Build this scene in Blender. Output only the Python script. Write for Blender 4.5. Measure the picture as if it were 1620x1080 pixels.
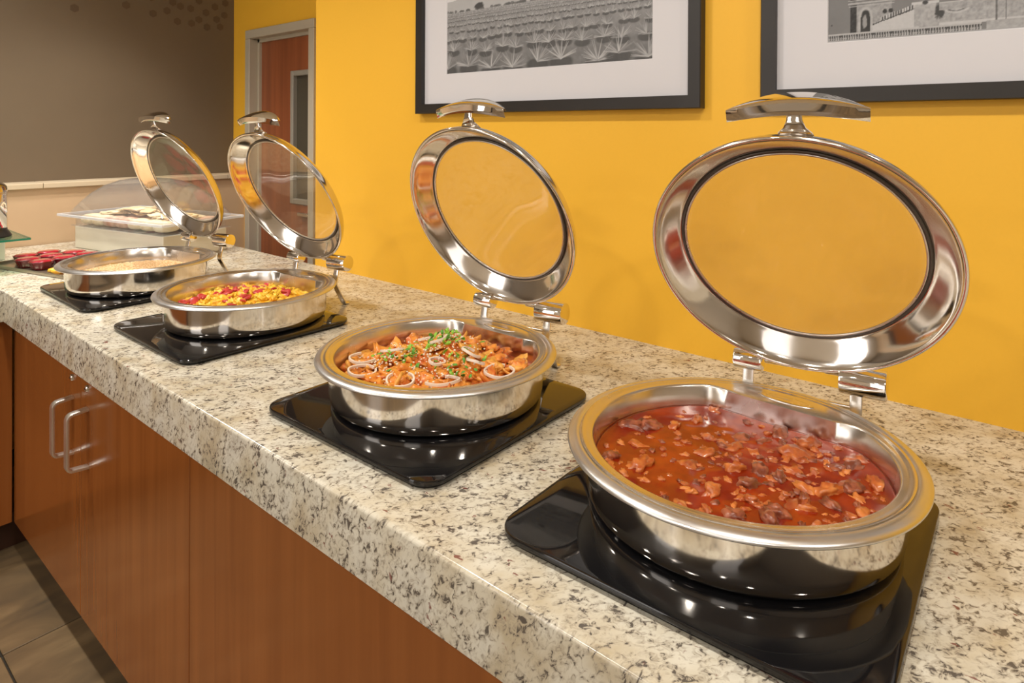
import bpy, bmesh, math, random
import numpy as np
from mathutils import Vector, Matrix, Euler, noise as mnoise

random.seed(7)
for o in list(bpy.data.objects):
    bpy.data.objects.remove(o, do_unlink=True)
SC = bpy.context.scene
COL = SC.collection
PI = math.pi
R = math.radians

# ------------------------------------------------------------------ camera
cam = bpy.data.cameras.new('camera')
co = bpy.data.objects.new('camera', cam)
COL.objects.link(co)
cam.sensor_width = 36.0
cam.lens = 1032.13 / 1620 * 36.0
cam.shift_x = (810 - 813.64) / 1620
cam.shift_y = (213.94 - 540) / 1620
cam.clip_start = 0.02
co.rotation_mode = 'XYZ'
co.rotation_euler = (1.5661, -0.0055, -0.8736)
co.location = (-1.4643, -0.4094, 1.4258)
SC.camera = co

# ------------------------------------------------------------------ world and lamps
w = bpy.data.worlds.new('world'); SC.world = w
w.use_nodes = True
w.node_tree.nodes['Background'].inputs[0].default_value = (1.0, 0.93, 0.84, 1)
w.node_tree.nodes['Background'].inputs[1].default_value = 0.12
SC.view_settings.view_transform = 'Standard'
SC.view_settings.look = 'None'
SC.view_settings.exposure = 0.0
SC.view_settings.gamma = 1.0
SC.view_settings.use_curve_mapping = False

def area(name, loc, power, size, color=(1, .9, .78), rot=(0, 0, 0), sy=None, shape='DISK', spread=180):
    l = bpy.data.lights.new(name, 'AREA'); l.energy = power; l.color = color
    l.shape = shape; l.size = size
    if sy: l.size_y = sy
    l.spread = R(spread)
    o = bpy.data.objects.new(name, l); COL.objects.link(o)
    o.location = loc; o.rotation_euler = rot
    return o

WARM = (1.0, 0.93, 0.84)
# recessed downlights over the buffet and in the room, and an added bread lamp
for (x, y, p) in ((-1.15, 2.35, 17), (-1.15, 1.0, 13), (-1.15, -0.4, 15), (-1.15, -1.8, 12), (-0.42, 2.62, 7),  # last entry: lamp added to brighten the bread box
                  (-2.6, 1.7, 13), (-2.6, 0.2, 12), (-2.6, -1.4, 12), (-4.0, 1.0, 12), (-4.0, -1.0, 12)):
    area('downlight', (x, y, 2.73), p, 0.13, WARM, spread=80 if p == 7 else (125 if y > 2.2 else 180))
# unseen soft fill added across the room, also whitens the lid reflections
area('fill_light', (-4.93, 1.95, 1.65), 24, 2.3, (1, .97, .95), rot=(0, -PI / 2, 0), sy=1.3, shape='RECTANGLE')
area('fill_light', (-4.93, -1.4, 1.65), 12, 2.3, (1, .97, .95), rot=(0, -PI / 2, 0), sy=1.3, shape='RECTANGLE')

# ------------------------------------------------------------------ material helpers
MATS = {}
def newmat(name):
    m = bpy.data.materials.new(name); m.use_nodes = True
    nt = m.node_tree
    return m, nt, nt.nodes['Principled BSDF']

def simple(name, col, rough=.5, metal=0., bump=None, noise_scale=None, var=0.0, spec=None, sub=None, coat=None, aniso=None):
    if name in MATS: return MATS[name]
    m, nt, p = newmat(name)
    p.inputs['Base Color'].default_value = (*col, 1)
    p.inputs['Roughness'].default_value = rough
    p.inputs['Metallic'].default_value = metal
    if spec is not None: p.inputs['Specular IOR Level'].default_value = spec
    if coat: p.inputs['Coat Weight'].default_value = coat; p.inputs['Coat Roughness'].default_value = .06
    if sub: p.inputs['Subsurface Weight'].default_value = sub; p.inputs['Subsurface Scale'].default_value = .01
    if noise_scale:
        tc = nt.nodes.new('ShaderNodeTexCoord'); n = nt.nodes.new('ShaderNodeTexNoise')
        n.inputs['Scale'].default_value = noise_scale; n.inputs['Detail'].default_value = 5
        nt.links.new(tc.outputs['Object'], n.inputs['Vector'])
        if var:
            mx = nt.nodes.new('ShaderNodeMix'); mx.data_type = 'RGBA'
            mx.inputs[6].default_value = (*[c * (1 - var) for c in col], 1)
            mx.inputs[7].default_value = (*[min(1, c * (1 + var)) for c in col], 1)
            nt.links.new(n.outputs['Fac'], mx.inputs[0]); nt.links.new(mx.outputs[2], p.inputs['Base Color'])
        if bump:
            b = nt.nodes.new('ShaderNodeBump'); b.inputs['Strength'].default_value = bump; b.inputs['Distance'].default_value = .002
            nt.links.new(n.outputs['Fac'], b.inputs['Height']); nt.links.new(b.outputs['Normal'], p.inputs['Normal'])
    MATS[name] = m
    return m

def ramp(nt, pts, interp='LINEAR'):
    r = nt.nodes.new('ShaderNodeValToRGB'); e = r.color_ramp.elements
    r.color_ramp.interpolation = interp
    while len(e) > 1: e.remove(e[-1])
    e[0].position = pts[0][0]; e[0].color = (*pts[0][1], 1)
    for pos, c in pts[1:]:
        k = e.new(pos); k.color = (*c, 1)
    return r

def g3(v): return (v, v, v)

def granite():
    m, nt, p = newmat('granite')
    L = nt.links.new; N = nt.nodes.new
    tc = N('ShaderNodeTexCoord')
    mp0 = N('ShaderNodeMapping'); mp0.inputs['Rotation'].default_value = tuple(Vector((.52, -.52, .68)).rotation_difference(Vector((1, 0, 0))).to_euler())
    L(tc.outputs['Object'], mp0.inputs['Vector'])
    mp = N('ShaderNodeMapping'); mp.inputs['Scale'].default_value = (.62, 1.35, 1.35)
    L(mp0.outputs[0], mp.inputs['Vector'])
    big = N('ShaderNodeTexNoise'); big.inputs['Scale'].default_value = 13; big.inputs['Detail'].default_value = 4
    L(mp.outputs[0], big.inputs['Vector'])
    base = ramp(nt, [(.30, (.50, .43, .30)), (.45, (.61, .565, .45)), (.60, (.68, .655, .56)), (.75, (.54, .52, .45))])
    L(big.outputs['Fac'], base.inputs[0])
    # dark flecks, bunched
    f = N('ShaderNodeTexNoise'); f.inputs['Scale'].default_value = 98; f.inputs['Detail'].default_value = 7; f.inputs['Roughness'].default_value = .62; f.inputs['Distortion'].default_value = .8
    L(mp.outputs[0], f.inputs['Vector'])
    cl = N('ShaderNodeTexNoise'); cl.inputs['Scale'].default_value = 34; cl.inputs['Detail'].default_value = 3
    L(mp.outputs[0], cl.inputs['Vector'])
    ad = N('ShaderNodeMath'); ad.operation = 'MULTIPLY_ADD'; ad.inputs[1].default_value = .34
    L(cl.outputs['Fac'], ad.inputs[0]); L(f.outputs['Fac'], ad.inputs[2])
    fr = ramp(nt, [(.735, g3(0)), (.80, g3(.85))])
    L(ad.outputs[0], fr.inputs[0])
    gr = ramp(nt, [(.62, g3(0)), (.74, g3(.6))])
    L(ad.outputs[0], gr.inputs[0])
    m1 = N('ShaderNodeMix'); m1.data_type = 'RGBA'; m1.inputs[7].default_value = (.34, .29, .22, 1)
    L(gr.outputs[0], m1.inputs[0]); L(base.outputs[0], m1.inputs[6])
    m2 = N('ShaderNodeMix'); m2.data_type = 'RGBA'; m2.inputs[7].default_value = (.055, .045, .042, 1)
    L(fr.outputs[0], m2.inputs[0]); L(m1.outputs[2], m2.inputs[6])
    # garnet specks
    rd = N('ShaderNodeTexNoise'); rd.inputs['Scale'].default_value = 48; rd.inputs['Detail'].default_value = 4; rd.inputs['Distortion'].default_value = .5
    mp2 = N('ShaderNodeMapping'); mp2.inputs['Location'].default_value = (3.1, 7.7, 1.3); mp2.inputs['Scale'].default_value = (1.6, 1, 1)
    L(tc.outputs['Object'], mp2.inputs['Vector']); L(mp2.outputs[0], rd.inputs['Vector'])
    rr_ = ramp(nt, [(.685, g3(0)), (.72, g3(.85))]); L(rd.outputs['Fac'], rr_.inputs[0])
    m3 = N('ShaderNodeMix'); m3.data_type = 'RGBA'; m3.inputs[7].default_value = (.17, .035, .028, 1)
    L(rr_.outputs[0], m3.inputs[0]); L(m2.outputs[2], m3.inputs[6])
    L(m3.outputs[2], p.inputs['Base Color'])
    p.inputs['Roughness'].default_value = .16
    return m

def wood(name, c1, c2, axis='Z', rough=.22):
    m, nt, p = newmat(name); L = nt.links.new; N = nt.nodes.new
    tc = N('ShaderNodeTexCoord'); mp = N('ShaderNodeMapping')
    mp.inputs['Scale'].default_value = (13, 13, .55) if axis == 'Z' else (.55, 13, 13)
    L(tc.outputs['Object'], mp.inputs['Vector'])
    n = N('ShaderNodeTexNoise'); n.inputs['Scale'].default_value = 2.2; n.inputs['Detail'].default_value = 6; n.inputs['Distortion'].default_value = .4
    L(mp.outputs[0], n.inputs['Vector'])
    r = ramp(nt, [(.28, c1), (.72, c2)]); L(n.outputs['Fac'], r.inputs[0])
    L(r.outputs[0], p.inputs['Base Color'])
    p.inputs['Roughness'].default_value = rough
    p.inputs['Coat Weight'].default_value = .25; p.inputs['Coat Roughness'].default_value = .12
    return m

def steel(name, rough=.12, col=(.78, .73, .68), brushed=0.0, var=.06):
    m, nt, p = newmat(name); L = nt.links.new; N = nt.nodes.new
    p.inputs['Base Color'].default_value = (*col, 1); p.inputs['Metallic'].default_value = 1
    tc = N('ShaderNodeTexCoord'); n = N('ShaderNodeTexNoise'); n.inputs['Scale'].default_value = 14; n.inputs['Detail'].default_value = 6
    L(tc.outputs['Object'], n.inputs['Vector'])
    mr = N('ShaderNodeMapRange'); mr.inputs[1].default_value = .35; mr.inputs[2].default_value = .7
    mr.inputs[3].default_value = max(.02, rough - var); mr.inputs[4].default_value = rough + var
    L(n.outputs['Fac'], mr.inputs[0]); L(mr.outputs[0], p.inputs['Roughness'])
    return m

def clear(name, tint=(1, 1, 1), ior=1.45, rough=.0, haze=0.0, hazecol=(.9, .9, .9)):
    m = bpy.data.materials.new(name); m.use_nodes = True; nt = m.node_tree; nt.nodes.clear()
    L = nt.links.new; N = nt.nodes.new
    out = N('ShaderNodeOutputMaterial'); mx = N('ShaderNodeMixShader'); lw = N('ShaderNodeLayerWeight'); lw.inputs[0].default_value = .5; pw = N('ShaderNodeMath'); pw.operation = 'POWER'; pw.inputs[1].default_value = 5.0; fr = N('ShaderNodeMath'); fr.operation = 'MULTIPLY_ADD'; fr.inputs[1].default_value = .9; fr.inputs[2].default_value = ((ior - 1) / (ior + 1)) ** 2; nt.links.new(lw.outputs['Facing'], pw.inputs[0]); nt.links.new(pw.outputs[0], fr.inputs[0])
    tr = N('ShaderNodeBsdfTransparent'); tr.inputs[0].default_value = (*tint, 1)
    gl = N('ShaderNodeBsdfGlossy'); gl.inputs['Roughness'].default_value = rough
    L(fr.outputs[0], mx.inputs[0]); L(tr.outputs[0], mx.inputs[1]); L(gl.outputs[0], mx.inputs[2])
    if haze:
        df = N('ShaderNodeBsdfDiffuse'); df.inputs[0].default_value = (*hazecol, 1)
        m2 = N('ShaderNodeMixShader'); m2.inputs[0].default_value = haze
        L(mx.outputs[0], m2.inputs[1]); L(df.outputs[0], m2.inputs[2]); L(m2.outputs[0], out.inputs[0])
    else: L(mx.outputs[0], out.inputs[0])
    return m

GRANITE = granite()
WOOD = wood('cherry_wood', (.255, .078, .016), (.325, .108, .024), rough=.20)
DOORWOOD = wood('door_wood', (.22, .062, .022), (.34, .10, .035), rough=.35)
CHROME = steel('chrome', .05, (.86, .83, .80), var=.02)
STEEL = steel('polished_steel', .11, (.80, .76, .71), var=.04)
RIMST = steel('rim_steel', .33, (.74, .74, .74), var=.05)
SATIN = steel('satin_steel', .24, (.74, .70, .65), var=.06)
PULL = steel('pale_pull_metal', .38, (.88, .85, .80), var=.04)
BRUSH = steel('brushed_steel', .30, (.72, .68, .62), var=.05)
BLACKGLASS = simple('black_glass', (.006, .006, .007), .035, 0, spec=.6)
BLACKBASE = simple('black_plastic', (.012, .012, .012), .35)
GASKET = simple('dark_gasket', (.10, .085, .07), .35, .6)
GLASS = clear('lid_glass', (.95, .93, .88), 1.45, .01, .035, (.95, .9, .8))
ACRYL = clear('clear_acrylic', (.965, .97, .975), 1.45, .02, .035, (.9, .9, .92))
ACRIM = clear('acrylic_edge', (.9, .92, .95), 1.5, .05, .35, (.92, .93, .96))  # white haze puts the rim's bright highlight into the colour
YELLOW = simple('yellow_paint', (.88, .49, .035), .55, 0, bump=.08, noise_scale=120, var=.02)
CREAM = simple('cream_laminate', (.56, .40, .25), .5, noise_scale=6, var=.03)
LEDGE = simple('ledge_laminate', (.60, .50, .36), .4, noise_scale=8, var=.04)
DARKWALL = simple('taupe_wall', (.150, .112, .072), .6, noise_scale=2.5, var=.14)
HEXM = simple('taupe_hexagon', (.105, .070, .042), .6)
CEIL = simple('ceiling_paint', (.80, .78, .73), .8)
ROOMWALL = simple('beige_room_wall', (.58, .52, .43), .8)
FRAMEP = simple('black_frame_lacquer', (.020, .017, .015), .42, noise_scale=9, var=.3)
MATW = simple('white_mat_board', (.66, .66, .70), .75)
DOORFR = simple('door_frame_paint', (.48, .43, .34), .45)
ALU = simple('grey_window_frame', (.30, .28, .24), .4)
GROUT = simple('grout', (.035, .028, .02), .9)

# ------------------------------------------------------------------ mesh helpers
def link(name, me, mat, parent=None, loc=(0, 0, 0), rot=(0, 0, 0), smooth=False):
    o = bpy.data.objects.new(name, me); COL.objects.link(o)
    if mat is not None:
        me.materials.clear()
        for m_ in (mat if isinstance(mat, (list, tuple)) else [mat]): me.materials.append(m_)
    if smooth:
        me.polygons.foreach_set('use_smooth', [True] * len(me.polygons))
    o.location = loc; o.rotation_euler = rot
    if parent is not None: o.parent = parent
    return o

def pyd(name, v, f):
    me = bpy.data.meshes.new(name); me.from_pydata([tuple(a) for a in v], [], f); me.update(); return me

def bm_mesh(name, bm):
    me = bpy.data.meshes.new(name); bmesh.ops.recalc_face_normals(bm, faces=bm.faces); bm.to_mesh(me); bm.free(); return me

def bbox(bm, x0, x1, y0, y1, z0, z1, bev=0.0, seg=2):
    r = bmesh.ops.create_cube(bm, size=1)
    vs = r['verts']
    for v in vs:
        v.co = Vector(((x0 + x1) / 2 + v.co.x * (x1 - x0), (y0 + y1) / 2 + v.co.y * (y1 - y0), (z0 + z1) / 2 + v.co.z * (z1 - z0)))
    if bev > 0:
        es = list({e for v in vs for e in v.link_edges})
        bmesh.ops.bevel(bm, geom=es, offset=bev, segments=seg, affect='EDGES', profile=.5)
    return bm

def box(name, x0, x1, y0, y1, z0, z1, mat, parent=None, bev=0.0, seg=2, loc=(0, 0, 0), rot=(0, 0, 0)):
    bm = bmesh.new(); bbox(bm, x0, x1, y0, y1, z0, z1, bev, seg)
    return link(name, bm_mesh(name, bm), mat, parent, loc, rot)

def lathe_mesh(name, prof, n=96, closed=False, rf=None):
    """prof: list of (r,z); rf(k, phi, r, z)->(r,z) optional"""
    v = []; f = []; m = len(prof)
    for i in range(n):
        a = 2 * PI * i / n; ca, sa = math.cos(a), math.sin(a)
        for k, (r, z) in enumerate(prof):
            if rf: r, z = rf(k, a, r, z)
            v.append((r * ca, r * sa, z))
    for i in range(n):
        j = (i + 1) % n
        for k in range(m if closed else m - 1):
            l = (k + 1) % m
            f.append((i * m + k, j * m + k, j * m + l, i * m + l))
    me = pyd(name, v, f)
    bm = bmesh.new(); bm.from_mesh(me)
    bmesh.ops.remove_doubles(bm, verts=bm.verts, dist=1e-6)
    bmesh.ops.recalc_face_normals(bm, faces=bm.faces); bm.to_mesh(me); bm.free()
    return me

def tube_mesh(name, pts, rad, n=12, flat=None, up=None):
    """sweep an ellipse (rad, flat) along pts"""
    pts = [Vector(p) for p in pts]; v = []; f = []
    for i, p in enumerate(pts):
        t = (pts[min(i + 1, len(pts) - 1)] - pts[max(i - 1, 0)]).normalized()
        u = Vector(up) if up else (Vector((0, 0, 1)) if abs(t.z) < .9 else Vector((1, 0, 0)))
        a = t.cross(u).normalized(); b = a.cross(t).normalized()
        ra = rad[i] if isinstance(rad, (list, tuple)) else rad
        rb = ra if flat is None else (flat[i] if isinstance(flat, (list, tuple)) else flat)
        for k in range(n):
            q = 2 * PI * k / n
            cx, cy = math.cos(q), math.sin(q)
            if flat is not None:   # squarish strip section
                cx = math.copysign(abs(cx) ** .45, cx); cy = math.copysign(abs(cy) ** .45, cy)
            v.append(p + a * (ra * cx) + b * (rb * cy))
    m = len(pts)
    for i in range(m - 1):
        for k in range(n):
            l = (k + 1) % n
            f.append((i * n + k, i * n + l, (i + 1) * n + l, (i + 1) * n + k))
    f.append(tuple(range(n))[::-1]); f.append(tuple((m - 1) * n + k for k in range(n)))
    return pyd(name, v, f)

def smooth_angle(o, ang=40):
    me = o.data
    me.polygons.foreach_set('use_smooth', [True] * len(me.polygons))
    try: me.set_sharp_from_angle(angle=R(ang))
    except Exception: pass
    return o

def empty(name, label, cat, loc=(0, 0, 0), rotz=0., group=None):
    o = bpy.data.objects.new(name, None); COL.objects.link(o); o.empty_display_size = .05
    o.location = loc; o.rotation_euler = (0, 0, rotz); o['label'] = label; o['category'] = cat
    if group: o['group'] = group
    return o

def tag(o, label, cat, group=None):
    o['label'] = label; o['category'] = cat
    if group: o['group'] = group
    return o

def struct(o, label):
    o['kind'] = 'structure'; o['label'] = label; o['category'] = o.name.split('_')[0].split('.')[0]; return o

# ================================================================== SETTING
CT = 0.90                                     # counter top height
XW = 0.402                                    # plane of the wall that holds the door
YE = 1.835                                     # where the near wall ends
YK = 3.156                                    # front of the knee wall
YD = 3.29                                     # dark wall
# ---- floor with tiles
fl = struct(box('floor', -5.0, .55, -3.5, 3.5, -.12, -.008, GROUT), 'brown stone tile floor')
def tilemat():
    m, nt, p = newmat('slate_tile'); L = nt.links.new; N = nt.nodes.new
    oi = N('ShaderNodeObjectInfo'); tc = N('ShaderNodeTexCoord')
    ad = N('ShaderNodeVectorMath'); ad.operation = 'ADD'
    sc = N('ShaderNodeVectorMath'); sc.operation = 'SCALE'; sc.inputs['Scale'].default_value = 9.0
    cb = N('ShaderNodeCombineXYZ'); L(oi.outputs['Random'], cb.inputs[0]); L(oi.outputs['Random'], cb.inputs[1]); L(cb.outputs[0], sc.inputs[0])
    L(tc.outputs['Object'], ad.inputs[0]); L(sc.outputs[0], ad.inputs[1])
    mp = N('ShaderNodeMapping'); mp.inputs['Scale'].default_value = (1.0, 2.4, 1); mp.inputs['Rotation'].default_value = (0, 0, .8)
    L(ad.outputs[0], mp.inputs[0])
    n = N('ShaderNodeTexNoise'); n.inputs['Scale'].default_value = 3.2; n.inputs['Detail'].default_value = 8; n.inputs['Distortion'].default_value = 1.2
    L(mp.outputs[0], n.inputs['Vector'])
    r = ramp(nt, [(.25, (.085, .062, .038)), (.5, (.155, .105, .055)), (.75, (.24, .165, .085))]); L(n.outputs['Fac'], r.inputs[0])
    L(r.outputs[0], p.inputs['Base Color']); p.inputs['Roughness'].default_value = .38
    b = N('ShaderNodeBump'); b.inputs['Strength'].default_value = .25; b.inputs['Distance'].default_value = .004
    L(n.outputs['Fac'], b.inputs['Height']); L(b.outputs[0], p.inputs['Normal'])
    return m
TILE = tilemat()
TS = 0.60
bm = bmesh.new(); bbox(bm, -TS / 2 + .0025, TS / 2 - .0025, -TS / 2 + .0025, TS / 2 - .0025, -.008, 0, .002, 1); tile_me = bm_mesh('tile', bm)
tile_me.materials.append(TILE)
for i in range(-7, 3):
    for j in range(-8, 3):
        cx = -1.0 + (i + .5) * TS; cy = 1.782 + (j + .5) * TS
        if cx - TS / 2 < -5.05 or cx > .4 or cy < -3.2 or cy > 3.1: continue
        t = bpy.data.objects.new('tile', tile_me); COL.objects.link(t); t.location = (cx, cy, random.uniform(-.0006, .0006)); t.parent = fl
ceil = struct(box('ceiling', -5.0, .55, -3.5, 3.5, 2.75, 2.85, CEIL), 'off-white ceiling')
# ---- walls
wr = struct(box('wall_right', 0, .10, -3.5, YE, 0, 2.75, YELLOW), 'bright yellow wall behind the buffet counter holding the framed pictures')
# far part of the yellow wall, with a door opening
DY0, DY1, DZ = 2.485, 3.095, 1.955
bm = bmesh.new()
bbox(bm, XW, XW + .12, -.5, DY0, 0, 2.75); bbox(bm, XW, XW + .12, DY1, 3.42, 0, 2.75); bbox(bm, XW, XW + .12, DY0, DY1, DZ, 2.75)
wfr = struct(link('wall_doorway', bm_mesh('wall_doorway', bm), YELLOW), 'orange-yellow wall set back around the brown door')
wn = struct(box('wall_near', -5.0, .10, -3.6, -3.5, 0, 2.75, ROOMWALL), 'beige wall behind the viewer')
wl = struct(box('wall_left', -5.1, -5.0, -3.5, 3.5, 0, 2.75, ROOMWALL), 'beige wall across the room')
wb = struct(box('wall_back', -5.0, XW + .12, YD, YD + .1, 0, 2.75, DARKWALL), 'dark taupe wall above the cream half wall')
# hexagon print near the top of the dark wall
hexes = [(.10, 2.105), (.24, 2.09), (.20, 2.045), (.245, 2.01), (.16, 2.02), (.085, 2.02), (.30, 2.06), (.03, 2.07), (-.04, 2.045), (.06, 2.12), (.155, 2.10), (-.05, 2.13),
         (.32, 2.02), (.345, 2.09), (-.40, 2.02), (-.30, 2.13), (-.17, 2.07), (.29, 2.13), (.20, 2.15), (.02, 2.155), (-.10, 2.16), (.12, 2.165), (-.38, 2.14), (.35, 2.16)]
for (hx, hz) in hexes:
    hm = bpy.data.meshes.get('hexagon')
    if hm is None:
        v = [(.021 * math.cos(PI / 6 + PI / 3 * k), yy, .021 * math.sin(PI / 6 + PI / 3 * k)) for yy in (-.0012, .0) for k in range(6)]
        hm = pyd('hexagon', v, [tuple(range(6)), tuple(range(6, 12))[::-1]] + [(k, (k + 1) % 6 + 0, (k + 1) % 6 + 6, k + 6)[::-1] for k in range(6)])
        hm.materials.append(HEXM)
    h = bpy.data.objects.new('hexagon', hm); COL.objects.link(h); h.location = (hx, YD, hz); h.parent = wb
# knee wall with panelled cream front and ledge
kn = struct(box('wall_knee', -4.9, XW, YK + .006, YD, 0, 1.160, CREAM), 'cream half wall below the dark wall')
xs = [-4.9, -3.6, -2.35, -1.10, -.562, .30, XW]
LG = 1.1825
for a, b in zip(xs[:-1], xs[1:]):
    box('ledge_board', a + .0008, b - .0008, YK - .012, YD, 1.158, LG, LEDGE, kn, .003)
box('baseboard_left', -4.95, -4.99, -3.4, 3.1, 0, .1, LEDGE); struct(bpy.data.objects['baseboard_left'], 'pale baseboard across the room')

# ---- door with frame
d1 = bpy.data.objects.new('door_1', None); COL.objects.link(d1); d1.location = (XW, (DY0 + DY1) / 2, 0); struct(d1, 'brown wooden door with a narrow grey-framed window')
cy = (DY0 + DY1) / 2; hw = (DY1 - DY0) / 2
bm = bmesh.new()
for s in (-1, 1):
    a, b = sorted((s * (hw - .012), s * (hw + .036))); bbox(bm, -.016, .10, a, b, 0, DZ - .0125, .003, 1)
bbox(bm, -.016, .10, -hw - .036, hw + .036, DZ - .012, DZ + .036, .003, 1)
link('frame', bm_mesh('door_frame', bm), DOORFR, d1)
bm = bmesh.new()  # rebate
for s in (-1, 1):
    a, b = sorted((s * (hw - .03), s * (hw - .012))); bbox(bm, .035, .09, a, b, 0, DZ - .012)
bbox(bm, .035, .09, -hw + .012, hw - .012, DZ - .03, DZ - .012)
link('door_stop', bm_mesh('door_stop', bm), DOORFR, d1)
# leaf in four pieces around the lite
LY0, LY1, LZ0, LZ1 = 2.575 - cy, 2.745 - cy, 1.05, 1.735
bm = bmesh.new(); e = .002
bbox(bm, .05, .09, -hw + .03, LY0, .01, DZ - .03); bbox(bm, .05, .09, LY1, hw - .03, .01, DZ - .03)
bbox(bm, .05, .09, LY0, LY1, .01, LZ0); bbox(bm, .05, .09, LY0, LY1, LZ1, DZ - .03)
leaf = link('leaf', bm_mesh('door_leaf', bm), DOORWOOD, d1)
bm = bmesh.new(); t = .028
bbox(bm, .042, .094, LY0 - .012, LY0 + t - .012, LZ0 - .012, LZ1 + .012, .003, 1); bbox(bm, .042, .094, LY1 - t + .012, LY1 + .012, LZ0 - .012, LZ1 + .012, .003, 1)
bbox(bm, .042, .094, LY0 + t - .012, LY1 - t + .012, LZ1 - t + .012, LZ1 + .012, .003, 1); bbox(bm, .042, .094, LY0 + t - .012, LY1 - t + .012, LZ0 - .012, LZ0 + t - .012, .003, 1)
link('window_frame', bm_mesh('window_frame', bm), ALU, d1)
box('pane', .066, .072, LY0 + .01, LY1 - .01, LZ0 + .01, LZ1 - .01, simple('dim_window_glass', (.075, .066, .048), .12, spec=.6), d1)
box('door_handle', .02, .05, -hw + .05, -hw + .17, .98, 1.0, SATIN, d1, .006)
# dark room behind the door
struct(box('wall_beyond', XW + .5, XW + .55, 2.3, 3.4, 0, 2.6, DARKWALL), 'dim wall behind the door')

# ================================================================== COUNTER
bm = bmesh.new()
pts = [(0, -1.7), (-.902, -1.7), (-.902, 2.234), (-3.2, 2.234), (-3.2, YK), (0, YK)]
vs0 = [bm.verts.new((x, y, CT - .102)) for x, y in pts]
bf = bm.faces.new(vs0)
ex = bmesh.ops.extrude_face_region(bm, geom=[bf])
for g in ex['geom']:
    if isinstance(g, bmesh.types.BMVert): g.co.z += .102
bm.edges.ensure_lookup_table()
es = [e_ for e_ in bm.edges if abs(e_.verts[0].co.z - CT) < 1e-5 and abs(e_.verts[1].co.z - CT) < 1e-5 and (e_.verts[0].co.x < -.5 and e_.verts[1].co.x < -.5 or 0)]
bmesh.ops.bevel(bm, geom=es, offset=.007, segments=4, affect='EDGES', profile=.5)
ct = link('countertop', bm_mesh('countertop', bm), GRANITE)
tag(ct, 'speckled cream granite worktop with a thick front edge, turning left at the far end', 'countertop')
smooth_angle(ct, 50)

def flat_handle(name, parent, y, z0, z1, x=-.865):
    """flat bent bar pull"""
    p = .048; r = .014; pts = []
    pts.append((x, y, z1))
    pts += [(x - p + r, y, z1 - .003)]
    for k in range(1, 6):
        a = PI / 2 * k / 5; pts.append((x - p + r - r * math.sin(a), y, z1 - .003 - r + r * math.cos(a)))
    for k in range(0, 6):
        a = PI / 2 * k / 5; pts.append((x - p + r - r * math.cos(a), y, z0 + .003 + r - r * math.sin(a)))
    pts.append((x, y, z0))
    # up=(0,1,0): a = t x up lies in plane, b = +-y ; swap widths
    o = link(name, tube_mesh(name, pts, .0045, 12, flat=.0115, up=(0, 1, 0)), PULL, parent)
    smooth_angle(o, 50); return o

def lock(parent, y, z, x=-.865):
    o = link('lock', lathe_mesh('lock', [(0, .007), (.006, .007), (.0085, .005), (.0095, 0), (.0095, -.003)], 24), CHROME, parent, (x, y, z), (0, -PI / 2, 0), smooth=True)
    box('keyhole', -.0012, .0012, -.004, .004, .0068, .0078, BLACKBASE, o)

FX = -.865; BZ = .112; TZ = CT - .102 - .009
def cabinet(y0, y1, label, doors, handles=()):
    t = empty('cabinet', label, 'cabinet', (0, 0, 0))
    box('body', FX + .020, -.03, y0 + .001, y1 - .001, BZ, CT - .1025, simple('dark_carcass', (.05, .018, .008), .5), t)
    box('kick_board', -.80, -.78, y0, y1, .0, BZ, simple('dark_carcass', (.05, .018, .008), .5), t)
    for (a, b) in doors:
        d = box('door', FX, FX + .019, a + .0015, b - .0015, BZ, TZ, WOOD, t, .0012, 1)
        for (hy, za, zb, lz) in handles:
            if a < hy < b:
                flat_handle('handle', d, hy, za, zb); lock(d, hy, lz)
    return t
cabinet(.958, 2.270, 'cherry wood cabinet with a pair of doors and two bar handles', [(.958, 1.614), (1.614, 2.2695)],
        [(1.560, .535, .688, .742), (1.680, .535, .688, .742)])
cabinet(-.46, .958, 'cherry wood cabinet with plain handleless panel, below the two nearest chafing dishes', [(-.46, .958)])
# return cabinet
t = empty('cabinet', 'dark shaded wood cabinet of the return counter in the far left corner', 'cabinet')
box('body', -3.1, FX - .001, 2.292, YK - .02, .112, CT - .1025, simple('dark_carcass', (.05, .018, .008), .5), t)
box('kick_board', -3.1, -.80, 2.335, 2.352, 0, .112, simple('dark_carcass', (.05, .018, .008), .5), t)
for a, b in ((-1.50, -.868), (-2.14, -1.50), (-2.8, -2.14)):
    box('door', a + .0015, b - .0015, 2.272, 2.291, .112, TZ, WOOD, t, .0012, 1)

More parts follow.
